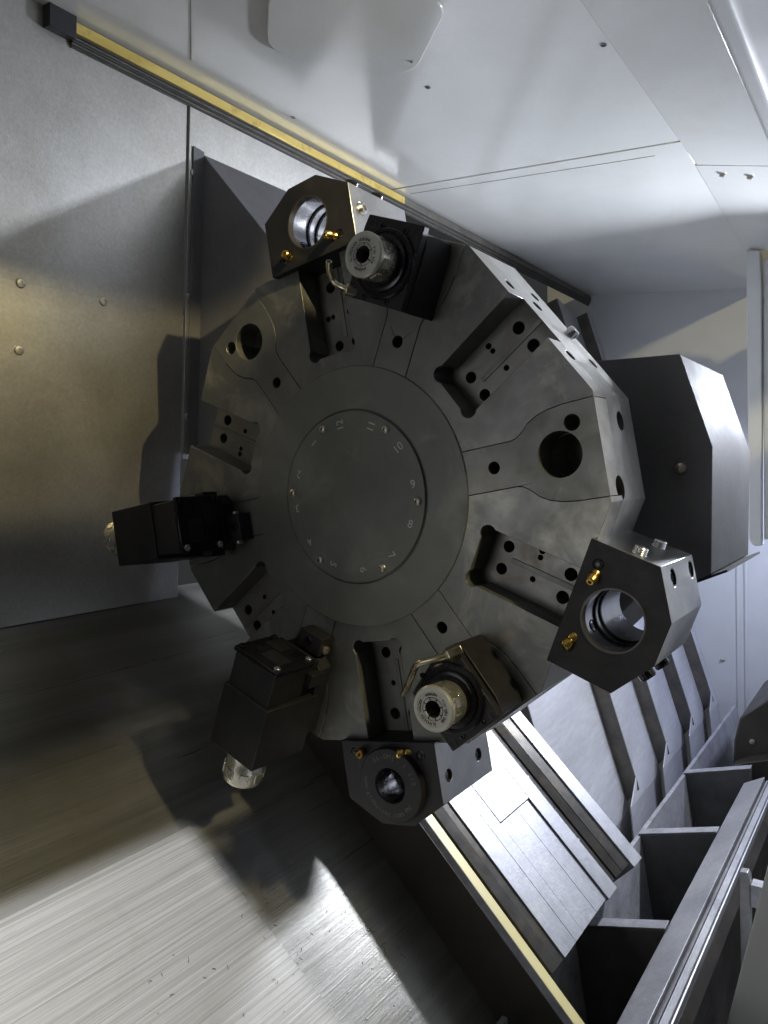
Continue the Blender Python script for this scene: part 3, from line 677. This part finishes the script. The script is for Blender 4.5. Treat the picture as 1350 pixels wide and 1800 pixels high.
# rail between wall and ceiling
rail = frame('wiper_rail', (-0.50, 0.8, 0)); tag(rail, 'long yellow wiper rail with black rubber lips between steel wall and ceiling', 'rail')
ro = tr(0.50, -0.8, 0)
def bar(name, mat, v0, v1, d0, d1, n0, n1, bev=0.0008):
    a, b, c, d = Wp(v0, 0, d0), Wp(v0, 0, d1), Wp(v1, 0, d1), Wp(v1, 0, d0)
    MB().add(*(lambda m: (m.v, m.f))(ext([(p.x, p.y) for p in (a, b, c, d)], n0, n1)), ro).build(name, mat, rail, bev, 30)
RN0 = 0.098
bar('brass_strip', 'yellow', 0.8020, 0.8200, 0.0, 0.0140, -0.93, RN0)
bar('brass_strip', 'lip', 0.8020, 0.8200, 0.0, 0.0130, -2.45, -0.931)  # far stretch of the strip, its shaded tone put into the colour
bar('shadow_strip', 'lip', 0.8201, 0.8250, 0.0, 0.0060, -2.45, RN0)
for i in range(5):
    bar('rubber_lip', 'rubber' if i % 2 == 0 else 'lip', 0.7975-0.0042*i, 0.8012-0.0042*i, 0.0, 0.0115-0.0018*i, -2.45, RN0, 0.0004)
bar('end_block', 'dark', 0.790, 0.826, 0.0, 0.020, RN0+0.0005, RN0+0.05)

# floor: scratched plate sloping 45 degrees down to the right
FN = Vector((sqrt(.5), sqrt(.5), 0)); FS = Vector((sqrt(.5), -sqrt(.5), 0))
def Fp(s, n, d=-0.568): return FS*s + FN*d + Vector((0, 0, n))
floor = frame('floor', (0, -0.8, 0)); tag(floor, 'scratched steel floor plate sloping down to the right', None, None, 'structure'); fo = tr(0, 0.8, 0)
def onfl(mb): return MB().add(mb.v, mb.f, fo)
onfl(slab([Fp(-0.30, 1.8), Fp(1.1, 1.8), Fp(1.1, -0.30), Fp(-0.30, -0.30)], 0.004, -FN)).build('floor_plate', 'floor2', floor)
onfl(slab([Fp(0.176, 1.8), Fp(1.1, 1.8), Fp(1.1, -0.04), Fp(0.55, 0.043), Fp(0.176, 0.098)], 0.003, FN)).build('floor_plate', 'floor', floor, 0.0006)
# swarf on the floor
mb = MB()
for i in range(90):
    s, n = random.uniform(0.30, 0.62), random.uniform(-0.20, 0.30)
    L = random.uniform(0.0006, 0.0030); p = Fp(s, n, -0.5635); pts = []
    a = random.uniform(0, 6.28); cu = random.uniform(-700, 700)
    for k in range(5):
        pts.append(p.copy()); a += cu*L*0.3; p = p + (FS*cos(a) + Vector((0, 0, 1))*sin(a))*L*0.6 + FN*0.0003*random.random()
    mb.tube(pts, random.uniform(0.00025, 0.0006), 4)
for s, n in ((0.475, -0.105), (0.50, -0.115), (0.335, 0.045), (0.52, -0.13)):
    p = Fp(s, n, -0.5635); pts = []; a = random.uniform(0, 6)
    for k in range(26):
        pts.append(p.copy()); a += random.uniform(-1.1, 1.2); p = p + (FS*cos(a) + Vector((0, 0, 1))*sin(a))*0.0016 + FN*0.0001
    mb.tube(pts, 0.00035, 4)
o = onfl(mb).build('metal_chips', 'chip', floor); o.parent = None; o.matrix_world = floor.matrix_world.copy()
tag(o, 'fine dark metal chips scattered over the sloping floor plate', 'metal chips', None, 'stuff')

# saddle with way strips, running down to the right
sad = frame('saddle', (0, -0.6, -0.5)); tag(sad, 'bright machined cross slide with dark way grooves below the turret', 'slide'); so = tr(0, 0.6, 0.5)
S0, S1 = -0.10, 0.708
def strip(name, mat, n0, n1, d0, d1, s0=S0, s1=S1, base=-0.60, bev=0.0008):
    """bar along the slope; top edge heights d0 at n0 and d1 at n1"""
    q = [Fp(s0, n0, base), Fp(s0, n1, base), Fp(s0, n1, d1), Fp(s0, n0, d0)]; r = [p + FS*(s1-s0) for p in q]
    vs = q + r; fs = [(0, 1, 2, 3), (7, 6, 5, 4)] + [(i, (i+1) % 4, (i+1) % 4+4, i+4) for i in range(4)]
    MB().add(vs, fs, so).build(name, mat, sad, bev, 30)
strip('bed_side', 'bedside', -0.232, -0.245, -0.455, -0.455, s1=1.4)
strip('edge_strip', 'cast', -0.2325, -0.2430, -0.456, -0.447, s1=0.80, base=-0.47)
strip('grease_strip', 'cream', -0.2432, -0.2700, -0.447, -0.450, s1=0.80, base=-0.47)
strip('way_groove', 'dark', -0.2692, -0.287, -0.475, -0.475, base=-0.60)
strip('way_rail', 'wayrail', -0.2872, -0.312, -0.458, -0.452)
strip('way_rail', 'wayrail', -0.3135, -0.331, -0.455, -0.452)
strip('side_plate', 'saddle', -0.3315, -0.3870, -0.449, -0.450)
strip('side_plate', 'saddle', -0.3878, -0.4240, -0.4505, -0.4505)
strip('centre_plate', 'saddle', -0.4248, -0.5600, -0.4500, -0.4500, s1=0.474)
strip('lower_plate', 'saddle', -0.4248, -0.4990, -0.4515, -0.4515, s0=0.475)
strip('lower_plate', 'saddle', -0.4994, -0.5520, -0.4517, -0.4517, s0=0.475)
strip('slot_shade_strip', 'dark', -0.5522, -0.5596, -0.4535, -0.4535, s0=0.474)  # shallow strip coloured black in place of the deep slot's shade
strip('side_plate', 'saddle', -0.5604, -0.6100, -0.4500, -0.4495, s1=0.712)
strip('oil_groove', 'wayrail', -0.6105, -0.6600, -0.461, -0.472, s1=0.704)
strip('way_rail', 'wayrail', -0.6605, -0.6800, -0.468, -0.458, s1=0.704)
strip('way_rail', 'wayrail', -0.6815, -0.7100, -0.458, -0.450, s1=0.704)
strip('edge_strip', 'saddle', -0.7105, -0.7550, -0.446, -0.442, s1=0.716)
for s, n in ((0.44, -0.628), (0.60, -0.628), (0.335, -0.62)):
    MB().lathe([(0.004, 0), (0.004, 0.002), (0.002, 0.004), (0, 0.004)], 10, so @ axis_m(Fp(s, n, -0.464), FN)).build('screw', 'zinc', sad, 0, 30)

# telescopic way covers to the right of the saddle
LD = Vector((cos(radians(107)), sin(radians(107)), 0)); LN = Vector((sin(radians(107)), -cos(radians(107)), 0))
LO = LN.dot(Vector((-0.503, 0.82, 0)))
def Lp(s, n, off=0.0): return LN*(LO + off) - LD*s + Vector((0, 0, n))
# with s measured down the slope from the foot of the perpendicular
zs = [-0.80, -1.325, -1.666, -2.015, -2.353]
DLT = 0.05
for i in range(5):
    t = frame('way_cover', Lp(0.8, zs[i])); o = tr(*(-Lp(0.8, zs[i])))
    tag(t, ['widest folded steel way cover, next to the bright cross slide', 'second folded steel way cover from the cross slide', 'middle folded steel way cover of the right-hand row', 'fourth folded steel way cover, second from the end wall', 'narrow last folded steel way cover against the end wall'][i], 'way cover', 'folded way covers right of the cross slide')
    za = zs[i]; zb = zs[i+1] if i < 4 else ZE + 0.001
    db = -DLT if i < 4 else -DLT*0.3
    k = (zb - za)
    top = -0.84
    flare = za + 0.10
    P = [Lp(top, za), Lp(0.835, za), Lp(0.886, flare, 0.0), Lp(0.925 if i < 4 else 0.90, zb, db), Lp(top, zb, db)]
    mb = slab(P, 0.003, -LN); MB().add(mb.v, mb.f, o).build('sheet', 'sheet', t, 0.0006)
    # lower turned-under part
    dn = Vector((0.025, -0.32, 0))
    Q = [P[2], P[3], P[3] + dn, P[2] + dn]
    mb = slab(Q, 0.003, (-1, 0, 0)); MB().add(mb.v, mb.f, o).build('turned_edge', 'sheet', t, 0.0006)
    if i > 0:
        E0 = [Lp(top, za, -DLT-0.004), Lp(0.905, za+0.0, -DLT-0.004), Lp(0.870, za+0.005, -0.001), Lp(0.835, za-0.001, -0.001), Lp(top, za, -0.001)]
        mb = slab(E0, 0.004, (0, 0, -1)); MB().add(mb.v, mb.f, o).build('end_lip', 'lip', t, 0.0008)
        for q in range(6):
            s_ = 0.15 + q*0.125
            MB().lathe([(0.004, 0), (0.0035, 0.002), (0, 0.003)], 10, o @ axis_m(Lp(s_, za+0.0005, -DLT*0.8), (0, 0, 1))).build('rivet', 'lip', t, 0, 40)

# turret housing behind the disc
hou = frame('turret_housing', (0.0, 0.1, -0.35)); tag(hou, 'dark folded sheet housing behind the turret, its right end bright and sharp-edged', 'housing'); ho = tr(0, -0.1, 0.35)
HP = [(-0.5139, 0.703), (-0.085, 0.202), (0.4177, 0.1859), (0.4583, 0.0565), (0.4551, -0.1175), (0.444, -0.124), (0.36, -0.150), (0.289, -0.226), (0.235, -0.283), (0.117, -0.328), (-0.20, -0.36), (-0.33, -0.20), (-0.35, 0.09), (-0.5660, 0.09)]
MB().add(*(lambda m: (m.v, m.f))(ext(HP, -0.490, -0.2005)), ho).build('shell', 'housing', hou, 0.0014, 20)
fl = [Wp(0.708, -0.1725, 0.0034), Wp(0.705, -0.2010, 0.0034), Wp(0.090, -0.2010, 0.0034), Wp(0.090, -0.1725, 0.0034)]
mb = slab(fl, 0.003, WN); MB().add(mb.v, mb.f, ho).build('flange', 'housing', hou, 0.0008)
MB().add(*(lambda m: (m.v, m.f))(MB().prism([(0.436, -0.1265), (0.475, -0.110), (0.476, -0.113), (0.437, -0.130)], -0.47, -0.1995)), ho).build('bottom_lip', 'dark', hou)
MB().lathe([(0.0085, 0), (0.0085, 0.002), (0.0065, 0.005), (0.003, 0.006), (0.0026, 0.003), (0, 0.003)], 18, ho @ tr(0.417, 0.029, -0.2003)).build('screw', 'zinc', hou, 0, 35)
MB().add(*(lambda m: (m.v, m.f))(ext([(-0.20, 0.0), (0.20, 0.0), (0.219, -0.158), (0.1165, -0.327), (-0.20, -0.359)], -0.57, -0.4905)), ho).build('rear_case', 'bedside', hou, 0.0014, 20)
# shaft between housing and disc
MB().lathe([(0.27, -0.26), (0.27, -0.1405)], 64, ho).build('neck', 'bedside', hou, 0, 30)

# chip trough with ribs
tro = frame('chip_trough', (0.2, -1.0, -1.0)); tag(tro, 'cast iron chip trough with cross ribs below the cross slide', 'trough'); to = tr(-0.2, 1.0, 1.0)
def ontro(mb): return MB().add(mb.v, mb.f, to)
ontro(slab([(0.118, -0.890, 0.9), (0.150, -1.125, 0.9), (0.150, -1.125, -2.3), (0.118, -0.890, -2.3)], 0.01, (-1, 0, 0))).build('sloped_side', 'cast', tro, 0.001)
ontro(slab([(0.150, -1.130, 0.9), (0.45, -1.30, 0.9), (0.45, -1.30, -2.3), (0.150, -1.130, -2.3)], 0.01, (0, -1, 0))).build('trough_bottom', 'castshade', tro)
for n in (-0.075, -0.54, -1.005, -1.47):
    ontro(slab([(0.112, -0.889, n), (0.298, -0.838, n), (0.298, -1.30, n), (0.150, -1.30, n)], 0.030, (0, 0, -1))).build('rib', 'castshade', tro, 0.003, 30)
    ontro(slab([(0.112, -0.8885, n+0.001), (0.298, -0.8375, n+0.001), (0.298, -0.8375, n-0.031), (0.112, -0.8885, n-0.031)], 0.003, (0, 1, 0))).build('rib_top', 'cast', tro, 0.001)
# box rail in front of the trough
br = frame('front_rail', (0.34, -0.9, -0.6)); tag(br, 'silver grooved rail running along the bottom right beside the trough', 'rail'); bro = tr(-0.34, 0.9, 0.6)
def onbr(mb): return MB().add(mb.v, mb.f, bro)
onbr(ext([(0.2985, -0.840), (0.3515, -0.8115), (0.3515, -1.0), (0.2985, -1.3)], -1.36, 0.9)).build('top_bar', 'saddle', br, 0.002, 30)
onbr(ext([(0.3520, -0.822), (0.3565, -0.822), (0.3565, -1.0), (0.3520, -1.0)], -1.34, 0.9)).build('groove_strip', 'wayrail', br, 0.0006)
onbr(ext([(0.3570, -0.816), (0.3625, -0.812), (0.3625, -1.0), (0.3570, -1.0)], -1.34, 0.9)).build('groove_strip', 'cast', br, 0.0006)
onbr(ext([(0.3640, -0.814), (0.3740, -0.820), (0.3740, -1.0), (0.3640, -1.0)], -1.32, 0.9)).build('ledge_bar', 'saddle', br, 0.0008)
onbr(ext([(0.3745, -0.825), (0.3780, -0.826), (0.3780, -1.0), (0.3745, -1.0)], -1.32, 0.9)).build('ledge_bar', 'saddle', br, 0.0008)
onbr(ext([(0.3785, -0.838), (0.3930, -0.858), (0.3930, -1.3), (0.3785, -1.3)], -1.28, 0.9)).build('side_bar', 'wayrail', br, 0.0012)
# bracket and white door beyond the rail
bk = frame('bracket', (0.434, -0.745, -0.62)); tag(bk, 'small rough steel bracket beside the front rail at the lower right', 'bracket')
MB().prism([(-0.018, -0.20), (0.0, -0.20), (0.0, 0.012), (-0.004, 0.022), (-0.018, 0.020)], -0.010, 0.010).build('upright', 'saddle', bk, 0.0015)
MB().box((0.0005, -0.040, -0.016), (0.060, 0.002, 0.014)).build('foot', 'cast', bk, 0.002)
dr = frame('front_door', (0.55, -0.6, 0)); tag(dr, 'white front door panel at the lower right corner', 'door')
MB().prism([(-0.012, 0.20), (-0.056, 0.002), (-0.088, -0.142), (-0.20, -0.65), (0.12, -0.65), (0.12, 0.20)], -0.44, -0.40).build('door_panel', 'paint2', dr, 0.002)
# tailstock block at the far end of the trough
ts = frame('tailstock', (0.33, -0.8, -1.6)); tag(ts, 'dark grey tailstock base at the far right end of the trough', 'tailstock')
MB().prism([(-0.106, -0.092), (-0.102, -0.011), (-0.085, 0.063), (-0.003, 0.133), (0.27, 0.30), (0.27, -0.6), (-0.106, -0.6)], -0.5, -0.02).build('casting', 'bedside', ts, 0.004, 30)
MB().prism([(-0.096, -0.60), (-0.096, -0.070), (-0.060, -0.050), (0.27, 0.055), (0.27, -0.60)], -0.018, 0.05).build('foot', 'bedside', ts, 0.003, 30)
MB().lathe([(0.008, 0), (0.008, 0.004), (0, 0.006)], 14, tr(-0.05, -0.005, -0.018)).build('bolt', 'zinc', ts, 0, 30)
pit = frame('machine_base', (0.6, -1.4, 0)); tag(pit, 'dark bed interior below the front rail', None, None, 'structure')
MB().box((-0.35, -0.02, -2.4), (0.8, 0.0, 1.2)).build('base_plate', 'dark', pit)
S.render.resolution_x = 768; S.render.resolution_y = 1024
